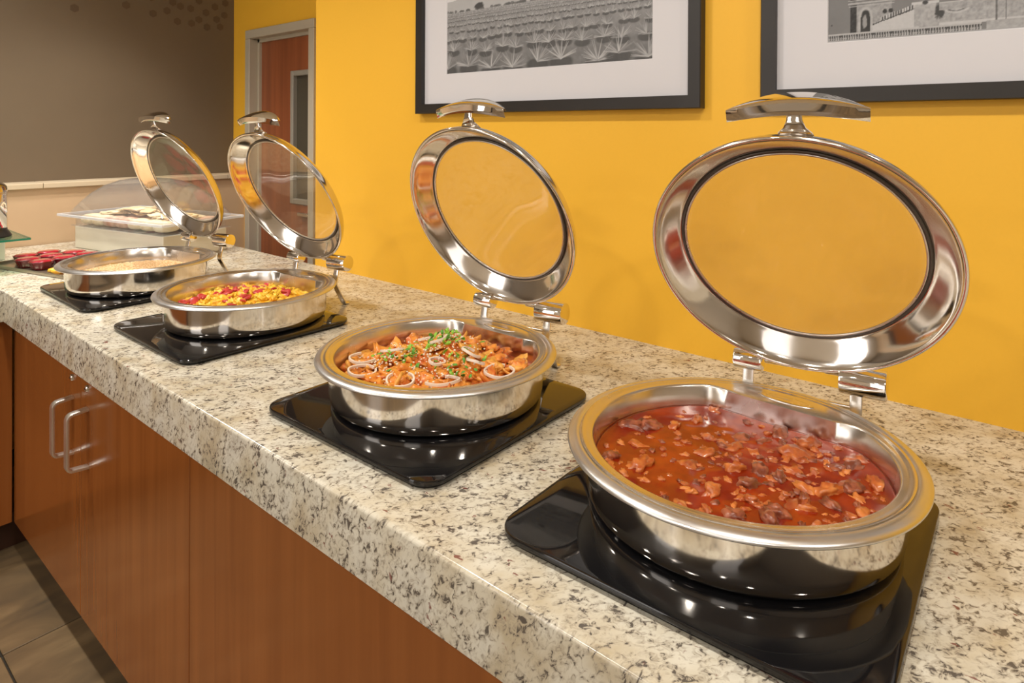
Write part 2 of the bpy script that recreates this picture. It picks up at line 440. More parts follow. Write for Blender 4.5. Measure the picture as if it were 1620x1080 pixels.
# ================================================================== PICTURES
def painted(name, W_, H_, nx, nz, img, parent, x):
    """flat print: a grid with painted vertex colours; img[nz+1, nx+1], row 0 at the bottom, column 0 at far end (+y)"""
    ys = np.linspace(W_ / 2, -W_ / 2, nx + 1); zs = np.linspace(-H_ / 2, H_ / 2, nz + 1)
    Y, Z = np.meshgrid(ys, zs)
    co_ = np.stack([np.full(Y.size, x), Y.ravel(), Z.ravel()], 1).astype(np.float32)
    idx = np.arange((nx + 1) * (nz + 1)).reshape(nz + 1, nx + 1)
    q = np.stack([idx[:-1, :-1], idx[:-1, 1:], idx[1:, 1:], idx[1:, :-1]], -1).reshape(-1, 4)
    me = bpy.data.meshes.new(name)
    me.vertices.add(len(co_)); me.vertices.foreach_set('co', co_.ravel())
    me.loops.add(q.size); me.loops.foreach_set('vertex_index', q.ravel().astype(np.int32))
    me.polygons.add(len(q)); me.polygons.foreach_set('loop_start', np.arange(0, q.size, 4, dtype=np.int32))
    try: me.polygons.foreach_set('loop_total', np.full(len(q), 4, dtype=np.int32))
    except Exception: pass
    me.update(calc_edges=True); me.validate()
    at = me.color_attributes.new('print_tone', 'FLOAT_COLOR', 'POINT')
    g = np.clip(img, 0, 1).astype(np.float32).ravel()
    c4 = np.stack([g * .97, g * .985, g * 1.02, np.ones_like(g)], 1).astype(np.float32)
    at.data.foreach_set('color', c4.ravel())
    m, nt, p = newmat(name + '_ink'); va = nt.nodes.new('ShaderNodeVertexColor'); va.layer_name = 'print_tone'
    nt.links.new(va.outputs[0], p.inputs['Base Color']); p.inputs['Roughness'].default_value = .6
    return link(name, me, m, parent)

rng = np.random.default_rng(3)
def nz2(h, w_, s, seed):
    r_ = np.random.default_rng(seed); out = np.zeros((h, w_)); amp = 1; tot = 0
    for o_ in range(4):
        gh, gw = max(2, int(h / s) + 2), max(2, int(w_ / s) + 2)
        g = r_.random((gh, gw)); yy = np.linspace(0, gh - 1.001, h); xx = np.linspace(0, gw - 1.001, w_)
        y0 = yy.astype(int); x0 = xx.astype(int); fy = (yy - y0)[:, None]; fx = (xx - x0)[None]
        out += amp * ((g[y0][:, x0] * (1 - fx) + g[y0][:, x0 + 1] * fx) * (1 - fy) + (g[y0 + 1][:, x0] * (1 - fx) + g[y0 + 1][:, x0 + 1] * fx) * fy)
        tot += amp; amp *= .55; s = max(1.5, s / 2.1)
    return out / tot
def aa_line(img, x0, y0, x1, y1, wd, val, alpha=1.0):
    h, w_ = img.shape
    xa, xb = int(max(0, min(x0, x1) - wd - 1)), int(min(w_ - 1, max(x0, x1) + wd + 2))
    ya, yb = int(max(0, min(y0, y1) - wd - 1)), int(min(h - 1, max(y0, y1) + wd + 2))
    if xb <= xa or yb <= ya: return
    Y, X = np.mgrid[ya:yb, xa:xb]
    dx, dy = x1 - x0, y1 - y0; L2 = dx * dx + dy * dy + 1e-9
    tt = np.clip(((X - x0) * dx + (Y - y0) * dy) / L2, 0, 1)
    d = np.hypot(X - x0 - tt * dx, Y - y0 - tt * dy)
    a = np.clip(wd * (1 - .8 * tt) + .5 - d, 0, 1) * alpha
    img[ya:yb, xa:xb] = img[ya:yb, xa:xb] * (1 - a) + val * a
def blob(img, cx_, cy_, rx, ry, val, a=1.0, rag=0.0, seed=0):
    h, w_ = img.shape
    xa, xb = int(max(0, cx_ - rx * 1.5)), int(min(w_, cx_ + rx * 1.5 + 1)); ya, yb = int(max(0, cy_ - ry * 1.5)), int(min(h, cy_ + ry * 1.5 + 1))
    if xb <= xa or yb <= ya: return
    Y, X = np.mgrid[ya:yb, xa:xb]; d = np.hypot((X - cx_) / rx, (Y - cy_) / ry)
    if rag: d = d + rag * (nz2(yb - ya, xb - xa, 5, seed) - .5)
    al = np.clip((1 - d) * 4, 0, 1) * a
    img[ya:yb, xa:xb] = img[ya:yb, xa:xb] * (1 - al) + val * al

# --- agave field, black and white
NX, NZ = 500, 300
A = np.zeros((NZ + 1, NX + 1)); hz = int(NZ * .385)
Yg = np.arange(NZ + 1)[:, None]; Xg = np.arange(NX + 1)[None]
sky = .62 + .3 * (nz2(NZ + 1, NX + 1, 90, 5) - .5) * 2
A[:] = np.clip(sky, .4, .85)
mt = hz + 18 + 22 * np.exp(-((Xg - 190) / 110.) ** 2) + 16 * np.exp(-((Xg - 420) / 90.) ** 2) + 4 * nz2(1, NX + 1, 40, 8)
A = np.where(Yg < mt, .42 + .06 * (nz2(NZ + 1, NX + 1, 25, 9) - .5), A)
gn = nz2(NZ + 1, NX + 1, 9, 11)
A = np.where(Yg < hz, .10 + .12 * gn + .10 * (Yg / hz), A)
for k in range(70):
    blob(A, rng.uniform(0, NX), hz + rng.uniform(-1, 2), rng.uniform(3, 10), rng.uniform(2, 4), .10, .8, .6, k)
blob(A, 95, hz + 6, 16, 7, .06, 1, .9, 4)
for k in range(16): blob(A, 330 + rng.uniform(-55, 55), hz + 27 + rng.uniform(-6, 16), 26, 13, .05, .95, 1.0, 20 + k)
aa_line(A, 352, hz, 348, hz + 24, 4, .03); aa_line(A, 352, hz, 362, hz + 22, 3, .03)
row = 0; yy = hz - 2.0; step = 1.6
while yy > -12:
    size = 2.0 + 62 * ((hz - yy) / hz) ** 1.35
    xx = rng.uniform(-size, 0)
    while xx < NX + size:
        cxp = xx + rng.uniform(-.15, .15) * size; cyp = yy + rng.uniform(-.2, .2) * size * .5
        blob(A, cxp, cyp - size * .10, size * .55, size * .22, .05, .75)
        nl = 11 if size < 8 else 26
        for k in range(nl):
            a_ = rng.uniform(.03, .97) * PI; ln = size * rng.uniform(.55, .85) * (.75 + .25 * math.sin(a_))
            aa_line(A, cxp, cyp, cxp + math.cos(a_) * ln, cyp + math.sin(a_) * ln * .8 - .05 * size, max(.35, size * .022), rng.uniform(.16, .52), .85)
        xx += size * rng.uniform(.95, 1.25)
    yy -= step; step = step * 1.34 + .5
A = np.clip(A * 1.0, .02, .9)

# --- church facade, black and white
B_ = np.zeros((NZ + 1, NX + 1)); n1 = nz2(NZ + 1, NX + 1, 6, 31); n2 = nz2(NZ + 1, NX + 1, 60, 32)
B_[:] = .15 + .06 * n2
def rect(x0, x1, y0, y1, v, tex=.12):
    x0, x1, y0, y1 = int(x0), int(x1), int(y0), int(y1); B_[y0:y1, x0:x1] = v + tex * (n1[y0:y1, x0:x1] - .5)
rect(70, 180, 20, 300, .30, .3); rect(66, 84, 20, 140, .03, .05)
for k in range(5): rect(62 - k, 185 + k, 92 + 4 * k, 95 + 4 * k, .38 - .22 * (k % 2), .15)
for k in range(4): rect(60 - k, 190 + k, 190 + 5 * k, 193 + 5 * k, .4 - .25 * (k % 2), .15)
blob(B_, 108, 66, 20, 26, .42); rect(88, 128, 20, 66, .40, .2)
blob(B_, 108, 64, 14, 20, .03); rect(94, 122, 20, 64, .03, .03); blob(B_, 106, 50, 7, 20, .28, 1, .6, 3)
rect(84, 108, 120, 168, .05, .05); rect(128, 165, 120, 168, .05, .05); blob(B_, 96, 168, 12, 12, .05); blob(B_, 146, 168, 18, 14, .05)
rect(180, 500, 24, 62, .34, .3)
# staircase parapet rising to the pedestal
for x in range(128, 250):
    y_ = 40 + (x - 128) * .28; B_[24:int(y_), x] = .45 + .08 * n1[24:int(y_), x]; B_[int(y_):int(y_) + 3, x] = .06
for k, x in enumerate(range(150, 245, 7)):
    y_ = 44 + (x - 128) * .28; rect(x, x + 3, y_, y_ + 10, .5, .1); rect(x + 3, x + 7, y_, y_ + 10, .08, .05)
blob(B_, 160, 72, 7, 7, .03); blob(B_, 176, 73, 7, 7, .03)
rect(236, 292, 26, 84, .36, .25); rect(230, 298, 82, 88, .5, .1); rect(250, 278, 88, 150, .22, .25); blob(B_, 264, 84, 9, 5, .05); rect(256, 272, 120, 240, .26, .3)
blob(B_, 300, 60, 14, 20, .05, 1, .9, 7)
for k in range(3): blob(B_, 340, 62, 34 - 9 * k, 12 - 3 * k, (.5, .12, .42)[k], 1, .3, 8 + k)
for x in range(300, 501):
    y_ = 78 + 60 * max(0, (x - 330) / 170.) ** 1.6; B_[62:int(y_), x] = .27 + .3 * (n1[62:int(y_), x] - .3); B_[int(y_):int(y_) + 3, x] = .48
rect(300, 500, 24, 30, .48); rect(430, 434, 0, 140, .12); rect(452, 455, 0, 140, .14); rect(410, 500, 0, 26, .36, .2)
rect(0, 400, 0, 3, .40); rect(0, 400, 20, 24, .42)
for k in range(57):
    x = 3 + 7 * k; rect(x - 2, x + 5, 3, 20, .05, .04); blob(B_, x + 1, 9, 2.6, 5.5, .40); rect(x, x + 2, 13, 20, .38)
blob(B_, 12, 48, 3, 3, .06)
def mir(n, f):
    k = (np.arange(n) / f).astype(int) % (2 * n - 2); return np.where(k < n, k, 2 * n - 2 - k)
B_ = np.clip(B_, .02, .8)[mir(NZ + 1, .45)][:, mir(NX + 1, .45)]
B_[:3] = .35

def picture(label, yc, z0, W_, H_, img, printname):
    t = empty('framed_picture', label, 'picture', (-.001, yc, z0 + H_ / 2), 0, 'framed black and white photographs on the yellow wall')
    b = .031; D = .026
    bm = bmesh.new()
    o_ = [(-W_ / 2, -H_ / 2), (W_ / 2, -H_ / 2), (W_ / 2, H_ / 2), (-W_ / 2, H_ / 2)]
    i_ = [(-W_ / 2 + b, -H_ / 2 + b), (W_ / 2 - b, -H_ / 2 + b), (W_ / 2 - b, H_ / 2 - b), (-W_ / 2 + b, H_ / 2 - b)]
    ring = []
    for (P_, xo) in ((o_, 0), (o_, -D + .002), (o_, -D), (i_, -D), (i_, -.006)):
        sc_ = 1 if xo != -D or P_ is i_ else (1 - .004)
        ring.append([bm.verts.new((xo, y * sc_, z * sc_)) for y, z in P_])
    for k in range(4):
        for j in range(4):
            l = (j + 1) % 4; bm.faces.new((ring[k][j], ring[k][l], ring[k + 1][l], ring[k + 1][j]))
    link('frame', bm_mesh('frame', bm), FRAMEP, t)
    m_ = .132
    pw, ph = W_ - 2 * m_, H_ - 2 * m_ + .016
    zc = .008 - .008
    # mat board with an opening
    bm = bmesh.new()
    a = [(-W_ / 2 + b, -H_ / 2 + b), (W_ / 2 - b, -H_ / 2 + b), (W_ / 2 - b, H_ / 2 - b), (-W_ / 2 + b, H_ / 2 - b)]
    c = [(-pw / 2, -ph / 2), (pw / 2, -ph / 2), (pw / 2, ph / 2), (-pw / 2, ph / 2)]
    r0 = [bm.verts.new((-.010, y, z)) for y, z in a]; r1 = [bm.verts.new((-.010, y, z)) for y, z in c]; r2 = [bm.verts.new((-.0082, y * .996, z * .994)) for y, z in c]
    for j in range(4):
        l = (j + 1) % 4; bm.faces.new((r0[j], r0[l], r1[l], r1[j])); bm.faces.new((r1[j], r1[l], r2[l], r2[j]))
    link('mat_board', bm_mesh('mat_board', bm), MATW, t)
    painted(printname, pw, ph, NX, NZ, img, t, -.0080)
    box('backing', -.0055, -.0005, -W_ / 2 + .02, W_ / 2 - .02, -H_ / 2 + .02, H_ / 2 - .02, BLACKBASE, t)
    return t
picture('black framed photograph of a field of agave plants with a tree', .7275, 1.4845, .990, .750, A, 'print')
picture('black framed photograph of a stone church front with balustrade', -.40, 1.4895, .990, .750, B_, 'print')

# ================================================================== CHAFING DISHES
HTZ = .0143
def cooktop(y, label, yaw=0., x=-.605):
    t = empty('induction_cooktop', label, 'cooktop', (x, y, CT), yaw, 'black glass warming plates under the chafing dishes')
    def rr_(h, rad, n=8):
        out = []
        for q, (sx, sy) in enumerate(((1, 1), (-1, 1), (-1, -1), (1, -1))):
            for k in range(n + 1):
                a = PI / 2 * q + PI / 2 * k / n; out.append((sx * (h - rad) + rad * math.cos(a), sy * (h - rad) + rad * math.sin(a)))
        return out
    def slab(name, layers, mat):
        v = []; f = []; n = None
        for (h, rad, z) in layers:
            P_ = rr_(h, rad); n = len(P_); v += [(a, b, z) for a, b in P_]
        for k in range(len(layers) - 1):
            for j in range(n):
                l = (j + 1) % n; f.append((k * n + j, k * n + l, (k + 1) * n + l, (k + 1) * n + j))
        f.append(tuple(range(n))[::-1]); f.append(tuple((len(layers) - 1) * n + j for j in range(n)))
        o = link(name, pyd(name, v, f), mat, t); smooth_angle(o, 30); return o
    slab('base', [(.217, .034, 0.0), (.219, .036, .0062)], BLACKBASE)
    slab('glass_top', [(.2235, .040, .0064), (.225, .0415, .0076), (.225, .0415, .0125), (.2243, .041, .0138), (.2228, .040, HTZ)], BLACKGLASS)
    return t
cooktop(1.937, 'black glass warming plate under the farthest chafing dish, of pale grain')
cooktop(1.293, 'black glass warming plate under the chafing dish of scrambled eggs')
cooktop(.513, 'black glass warming plate under the chafing dish of tortilla chips and onion rings', R(1.0))
cooktop(-.067, 'black glass warming plate under the nearest chafing dish, of red stew', R(1.5))

RIMZ = .0872   # rim height above the cooktop
def smin(a, b, k):
    h_ = max(0., min(1., .5 + .5 * (b - a) / k)); return b * (1 - h_) + a * h_ - k * h_ * (1 - h_)
def rin(phi, phi0, base=.2):
    c_ = math.cos(phi - phi0)
    if c_ <= .05: return base
    return smin(base, .164 / c_, .012)

def chafer(label, cx, cy_, yaw, shelf, hc, hyaw, lidc, lidyaw, th, food_mat_tint=None):
    Z0 = CT + HTZ + .0005
    t = empty('chafing_dish', label, 'chafing dish', (cx, cy_, Z0), yaw, 'round steel chafing dishes with open glass lids')
    inv = (Matrix.Translation((cx, cy_, Z0)) @ Matrix.Rotation(yaw, 4, 'Z')).inverted()
    # outer body
    prof = [(0, .003), (.12, .003), (.17, .0010), (.190, .0010), (.2005, .0035), (.2045, .0085), (.2062, .0165), (.2067, .0215), (.2069, .025), (.2072, .05), (.2074, .0765), (.2075, .0785), (.2076, .0797),
            (.2078, .0801), (.2305, .0786), (.2330, .0790), (.2336, .0803), (.2328, .0822), (.2309, .0840), (.2280, .0856), (.2246, .0867), (.2215, .0872), (.2185, .0868), (.2165, .0850), (.2135, .0842),
            (.2115, .0835), (.2075, .0820), (.2058, .078), (.2045, .024), (.19, .008), (.1, .006), (0, .006)]
    b = link('body', lathe_mesh('body', prof, 128), [STEEL, RIMST], t); smooth_angle(b, 60)
    for p_ in b.data.polygons:
        if p_.center.z > .0786: p_.material_index = 1
    # insert pan with the shelf towards the hinge
    sh0 = shelf - yaw
    P_ = [(.2155, .0848), (.2160, .0866), (.2145, .0874), (.2105, .0868), (.2085, .0856), (.2060, .0852), ('e', .0852), ('e1', .0846), ('e2', .0815), ('w', .05), ('w2', .016), ('b', .010), (.08, .0095), (0, .0095)]
    def rf(k, a, r, z):
        r1 = rin(a, sh0)
        if k < 6: return P_[k][0], P_[k][1]
        dep = .2 - r1
        if k == 6: return r1 + .0015, z - min(.0025, dep * .12)
        if k == 7: return r1 - .0005, z - min(.0025, dep * .12)
        if k == 8: return r1 - .003, z
        if k == 9: return r1 - .005, z
        if k == 10: return r1 - .009, z
        if k == 11: return r1 - .018, z
        return P_[k][0] * (r1 / .2), z
    ip = link('food_pan', lathe_mesh('food_pan', [(0.1, z) for _, z in P_], 160, rf=rf), SATIN, t); smooth_angle(ip, 50)
    # embossed oval on the shelf
    ov = link('spoon_rest', lathe_mesh('spoon_rest', [(0, .0004), (.70, .0004), (.85, .0012), (1.0, 0), (1.0, -.0006)], 48), SATIN, ip, (.186 * math.cos(sh0), .186 * math.sin(sh0), .0836), (0, 0, sh0), smooth=True)
    ov.scale = (.0135, .047, 1)
    # hinge assembly : own frame
    H = inv @ Matrix.Translation(hc) @ Matrix.Rotation(hyaw, 4, 'Z')
    def hp(x, y, z): return H @ Vector((x, y, z))
    def cyl(name, y0, y1, r, mat, x=0, z=0):
        L_ = y1 - y0; pr = [(0, 0), (r - .003, 0), (r - .0006, .0008), (r, .003), (r, L_ - .003), (r - .0006, L_ - .0008), (r - .003, L_), (0, L_)]
        me = lathe_mesh(name, pr, 48)
        me.transform(H @ Matrix.Translation((x, y0, z)) @ Matrix.Rotation(-PI / 2, 4, 'X'))
        o = link(name, me, mat, t); smooth_angle(o, 35); return o
    cyl('hinge_barrel', -.135, -.068, .0235, CHROME)
    cyl('hinge_barrel', .050, .098, .0175, CHROME, 0, .002)
    me = tube_mesh('hinge_bar', [hp(-.004, -.092, -.043), hp(-.004, .074, -.043)], .0032, 12); o = link('hinge_bar', me, SATIN, t); smooth_angle(o)
    zf = -(hc[2] - CT)
    for y in (-.092, .074):
        pts_ = [(0, y, -.006), (-.004, y, -.028), (-.009, y, -.054), (-.0105, y, -.061), (-.0085, y, -.068), (.008, y, -.095), (.030, y, zf + .0045), (.036, y, zf + .0030), (.046, y, zf + .0030)]
        v_ = [hp(*q) for q in pts_]
        yd = (H.to_3x3() @ Vector((0, 1, 0)))
        o = link('leg', tube_mesh('leg', v_, .0026, 12, flat=.0092, up=tuple(yd)), SATIN, t); smooth_angle(o, 50)
    # lid
    ca, sa = math.cos(lidyaw), math.sin(lidyaw)
    u = Vector((math.cos(th) * ca, math.cos(th) * sa, math.sin(th))); v2 = Vector((-sa, ca, 0)); n_ = Vector((math.sin(th) * ca, math.sin(th) * sa, -math.cos(th)))
    M = Matrix((u, v2, n_)).transposed().to_4x4(); M.translation = Vector(lidc)
    LM = inv @ M
    RL, Ri = .2165, .1745
    pl = [(RL - .0050, .0006), (RL - .0035, -.0012), (RL - .001, -.0016), (RL + .0008, .0002), (RL + .0008, .0028), (RL - .001, .0045), (RL - .0016, .010), (RL - .0050, .0185), (RL - .0105, .0260), (RL - .019, .0322), (RL - .030, .0362), (Ri, .0378),
          (Ri, .0352), (Ri + .0035, .0346), (.1800, .0325), (.1845, .0288), (.1903, .0238), (.1962, .0186), (.2016, .0136), (.2060, .0090), (.2091, .0052), (.2110, .0022)]
    lm_ = lathe_mesh('lid', pl, 128, closed=True)
    lid = link('lid', lm_, STEEL, t); smooth_angle(lid, 60)
    lid.matrix_local = LM
    g = link('glass', lathe_mesh('glass', [(0, .052), (.05, .0512), (.10, .0475), (.14, .0415), (.163, .0378), (Ri + .002, .0360), (Ri + .002, .0335), (.163, .0353), (.14, .0390), (.10, .0450), (.05, .0487), (0, .0495)], 96), GLASS, lid, smooth=True)
    k = link('gasket', lathe_mesh('gasket', [(Ri - .0015, .0328), (Ri + .0003, .0322), (Ri + .0026, .0326), (Ri + .0032, .0345), (Ri - .0015, .0352)], 96, closed=True), GASKET, lid, smooth=True)
    k2 = link('glass_ring', lathe_mesh('glass_ring', [(Ri - .0052, .0338), (Ri - .0035, .0325), (Ri - .0015, .0335), (Ri - .0015, .0362), (Ri - .0052, .0362)], 96, closed=True), BRUSH, lid, smooth=True)
    # handle, in the lid's frame: x radial, y along hinge, z outward
    hb = bmesh.new()
    yo = -.012
    def sweep(pts_, wd, tk):
        rings = []
        for i, p_ in enumerate(pts_):
            p_ = Vector(p_); tt_ = (Vector(pts_[min(i + 1, len(pts_) - 1)]) - Vector(pts_[max(i - 1, 0)])).normalized()
            nn = tt_.cross(Vector((0, 1, 0))).normalized()
            rings.append([hb.verts.new(p_ + Vector((0, sy_ * wd[i], 0)) + nn * (sn * tk[i])) for sy_, sn in ((-1, -.5), (-.8, -1), (.8, -1), (1, -.5), (1, .5), (.8, 1), (-.8, 1), (-1, .5))])
        for i in range(len(rings) - 1):
            for j in range(8):
                l = (j + 1) % 8; hb.faces.new((rings[i][j], rings[i][l], rings[i + 1][l], rings[i + 1][j]))
        hb.faces.new(rings[0][::-1]); hb.faces.new(rings[-1])
    sweep([(RL - .012, yo, .0245), (RL - .004, yo, .020), (RL + .004, yo, .0195), (RL + .014, yo, .0235), (RL + .026, yo, .029), (RL + .038, yo, .030)],
          [.024, .022, .0145, .010, .0095, .0095], [.0016, .002, .0028, .003, .003, .0028])
    # crescent grip
    ns, nt_ = 28, 8; top = []; bot = []
    def grip(s, q, th_):
        wd = .023 * max(0., 1 - abs(s) ** 2.6) + .005
        zc_ = .030 + .004 * 0
        zz = zc_ + q * wd * (1.0 if q > 0 else .55)
        dome = .004 * (1 - q * q)
        lip = -.011 * max(0., -q - .70) / .30
        xx = RL + .0405 - .017 * abs(s) ** 2.0 + dome + lip - th_
        return (xx, yo + s * .092, zz)
    qs = [-1.0, -.93, -.85, -.7, -.4, 0, .4, .75, 1.0]
    for i in range(ns + 1):
        s = -1 + 2 * i / ns
        top.append([hb.verts.new(grip(s, q, 0)) for q in qs]); bot.append([hb.verts.new(grip(s, q, .0035)) for q in qs])
    m9 = len(qs)
    for i in range(ns):
        for j in range(m9 - 1):
            hb.faces.new((top[i][j], top[i + 1][j], top[i + 1][j + 1], top[i][j + 1])); hb.faces.new((bot[i][j], bot[i][j + 1], bot[i + 1][j + 1], bot[i + 1][j]))
        hb.faces.new((top[i][0], bot[i][0], bot[i + 1][0], top[i + 1][0])); hb.faces.new((top[i][-1], top[i + 1][-1], bot[i + 1][-1], bot[i][-1]))
    for i in (0, ns):
        for j in range(m9 - 1): hb.faces.new((top[i][j], top[i][j + 1], bot[i][j + 1], bot[i][j]))
    o = link('handle', bm_mesh('handle', hb), CHROME, lid); smooth_angle(o, 45)
    # two rivet heads inside the band under the handle
    for s in (-1, 1):
        link('rivet', lathe_mesh('rivet', [(0, -.002), (.003, -.0015), (.0042, 0), (.0042, .002)], 16), CHROME, lid, (RL - .0125, yo + s * .0125, .0195), (0, R(60), 0), smooth=True)
    # brackets from barrels to lid
    for (a, b_) in ((-.080, -.030), (.022, .062)):
        bm_ = bmesh.new(); bbox(bm_, -.2270, -.2120, a, b_, .008, .024, .003, 2)
        o = link('lid_bracket', bm_mesh('lid_bracket', bm_), CHROME, lid); smooth_angle(o, 50)
    return t

chafers = {
 1: dict(label='chafing dish of pale grain, farthest from the viewer, before the bread box', c=(-.601, 1.9391), yaw=R(8), shelf=R(8), hc=(-.372, 1.978, 1.034), hyaw=R(16), lidc=(-.4763, 1.9707, 1.2338), lidyaw=R(8.4), th=R(116.5)),
 2: dict(label='chafing dish of yellow scrambled eggs with red sausage, second farthest from the viewer', c=(-.562, 1.2953), yaw=R(5), shelf=R(4), hc=(-.328, 1.338, 1.034), hyaw=R(13), lidc=(-.4432, 1.3225, 1.2288), lidyaw=R(6.1), th=R(119.3)),
 3: dict(label='chafing dish of tortilla chips in red sauce with onion rings', c=(-.576, .528), yaw=R(2.5), shelf=R(0), hc=(-.333, .541, 1.034), hyaw=R(8), lidc=(-.4261, .5373, 1.2374), lidyaw=R(2.5), th=R(114.35)),
 4: dict(label='large chafing dish of dark red meat stew, nearest to the viewer', c=(-.5687, -.0652), yaw=R(2), shelf=R(-3), hc=(-.330, -.072, 1.034), hyaw=R(6), lidc=(-.4438, -.1034, 1.2305), lidyaw=R(8.6), th=R(118.4)),
}
for k, d in chafers.items():
    chafer(d['label'], d['c'][0], d['c'][1], d['yaw'], d['shelf'], d['hc'], d['hyaw'], d['lidc'], d['lidyaw'], d['th'])

# ================================================================== FOOD
def food_inside(x, y, k, margin=.0):
    d = chafers[k]; dx, dy = x, y
    r = math.hypot(dx, dy); a = math.atan2(dy, dx)
    return r < rin(a, d['shelf']) - .007 - margin

def surface_mesh(name, k, zf, nr=60, na=140, inset=.0055):
    """disc that fits the food pan; zf(x,y)->height"""
    d = chafers[k]; v = [(0, 0, zf(0, 0))]; f = []
    for i in range(1, nr + 1):
        for j in range(na):
            a = 2 * PI * j / na; r = (rin(a, d['shelf']) - inset) * i / nr
            x, y = r * math.cos(a), r * math.sin(a); v.append((x, y, zf(x, y)))
    for j in range(na):
        f.append((0, 1 + j, 1 + (j + 1) % na))
    for i in range(nr - 1):
        for j in range(na):
            l = (j + 1) % na; a0 = 1 + i * na; b0 = a0 + na
            f.append((a0 + j, b0 + j, b0 + l, a0 + l))
    # skirt so that the food has depth
    base = 1 + (nr - 1) * na; m = len(v)
    for j in range(na):
        x, y, z = v[base + j]; v.append((x * .97, y * .97, .02))
    for j in range(na):
        l = (j + 1) % na; f.append((base + j, m + j, m + l, base + l))
    f.append(tuple(m + j for j in range(na))[::-1])
    return pyd(name, v, f)

def lump(name, seed, sx, sy, sz, rough=.35, sub=2, freq=1.6):
    bm = bmesh.new(); bmesh.ops.create_icosphere(bm, subdivisions=sub, radius=1)
    for v in bm.verts:
        q = v.co.normalized(); n_ = mnoise.fractal(q * freq + Vector((seed * 3.7, seed * 1.3, seed * 9.1)), 1.0, 2.0, 3)
        v.co = Vector((q.x * sx, q.y * sy, q.z * sz)) * (1 + rough * n_)
    me = bm_mesh(name, bm); return me

def copyobj(name, me, loc, rot, sc, parent, mat=None):
    o = bpy.data.objects.new(name, me); COL.objects.link(o); o.location = loc; o.rotation_euler = rot
    o.scale = (sc, sc, sc) if not isinstance(sc, tuple) else sc
    o.parent = parent
    return o

def twotone(name, c1, c2, scale, rough=.3, bump=.3, coat=0, dist=.002, pos=(.4, .62), spec=.5):
    m, nt, p = newmat(name); L = nt.links.new; N = nt.nodes.new
    tc = N('ShaderNodeTexCoord'); n = N('ShaderNodeTexNoise'); n.inputs['Scale'].default_value = scale; n.inputs['Detail'].default_value = 6
    geo = N('ShaderNodeNewGeometry')
    L(geo.outputs['Position'], n.inputs['Vector'])
    r = ramp(nt, [(pos[0], c1), (pos[1], c2)]); L(n.outputs['Fac'], r.inputs[0]); L(r.outputs[0], p.inputs['Base Color'])
    p.inputs['Roughness'].default_value = rough; p.inputs['Specular IOR Level'].default_value = spec
    if coat: p.inputs['Coat Weight'].default_value = coat; p.inputs['Coat Roughness'].default_value = .08
    if bump:
        b = N('ShaderNodeBump'); b.inputs['Strength'].default_value = bump; b.inputs['Distance'].default_value = dist
        L(n.outputs['Fac'], b.inputs['Height']); L(b.outputs[0], p.inputs['Normal'])
    return m
ZB = CT + HTZ
# ---- 4 red stew
d = chafers[4]
stew = empty('meat_stew', 'dark red stew with chunks of meat, filling the nearest chafing dish', 'stew', (d['c'][0], d['c'][1], ZB))
BROTH = twotone('red_broth', (.20, .012, .0012), (.33, .034, .0025), 22, .12, .06, .15, .001, (.42, .66), .35)
zs_ = .0515
o = link('broth', surface_mesh('broth', 4, lambda x, y: zs_ + .0007 * mnoise.noise(Vector((x * 60, y * 60, 0)))), BROTH, stew, smooth=True)
MEAT = [twotone('braised_meat', (.30, .050, .010), (.54, .15, .035), 70, .28, .5, .4, .002, (.35, .66)), twotone('fatty_meat', (.42, .085, .014), (.66, .22, .05), 60, .3, .5, .3, .002), twotone('dark_meat', (.17, .035, .014), (.38, .11, .05), 80, .3, .5, .3, .002)]
mm = []
for i in range(14):
    me = lump('meat_chunk', i, 1, random.uniform(.5, .85), random.uniform(.35, .6), .55, 3, 1.9)
    me.materials.append(MEAT[i % 3]); me.polygons.foreach_set('use_smooth', [True] * len(me.polygons)); mm.append(me)
placed = []; tries = 0
while len(placed) < 210 and tries < 20000:
    tries += 1
    a = random.uniform(0, 2 * PI); r = .192 * math.sqrt(random.random()); x, y = r * math.cos(a), r * math.sin(a)
    # denser on the side towards the viewer's right (-y), sparse on the far left (+y)
    dens = .28 + .72 * min(1, max(0, (.06 - y * .9 - x * .1) / .13))
    if random.random() > dens or not food_inside(x, y, 4, .012): continue
    big = random.random() < (.50 if dens > .6 else .22)
    s = random.uniform(.014, .023) if big else random.uniform(.005, .010)
    if any((x - q[0]) ** 2 + (y - q[1]) ** 2 < (.56 * (s + q[2])) ** 2 for q in placed): continue
    if not food_inside(x, y, 4, s * .9): continue
    placed.append((x, y, s))
    copyobj('meat_chunk', random.choice(mm), (x, y, zs_ - s * random.uniform(.06, .34)), (random.uniform(-.35, .35), random.uniform(-.35, .35), random.uniform(0, 6.28)), s, stew)
# ---- 3 chips in sauce
d = chafers[3]
ch = empty('chilaquiles', 'tortilla chips in red sauce with onion rings, crumbled cheese and green herbs', 'food', (d['c'][0], d['c'][1], ZB))
def h3(x, y):
    # heap highest slightly to the back centre
    q = ((x - .045) / .085) ** 2 + ((y + .0) / .10) ** 2
    return .042 + .040 * math.exp(-q) + .004 * mnoise.noise(Vector((x * 30, y * 30, 3)))
SAUCE3 = twotone('red_salsa', (.45, .060, .010), (.68, .20, .028), 60, .3, .6, .2, .004)
link('salsa', surface_mesh('salsa', 3, lambda x, y: h3(x, y) - .004), SAUCE3, ch, smooth=True)
CHIPM = [twotone('golden_chip', (.66, .26, .035), (.84, .42, .075), 40, .38, .4, .1, .002), twotone('saucy_chip', (.58, .12, .018), (.80, .30, .045), 45, .3, .4, .3, .002), twotone('orange_chip', (.70, .22, .030), (.86, .36, .06), 50, .3, .4, .2, .002)]
cm = []
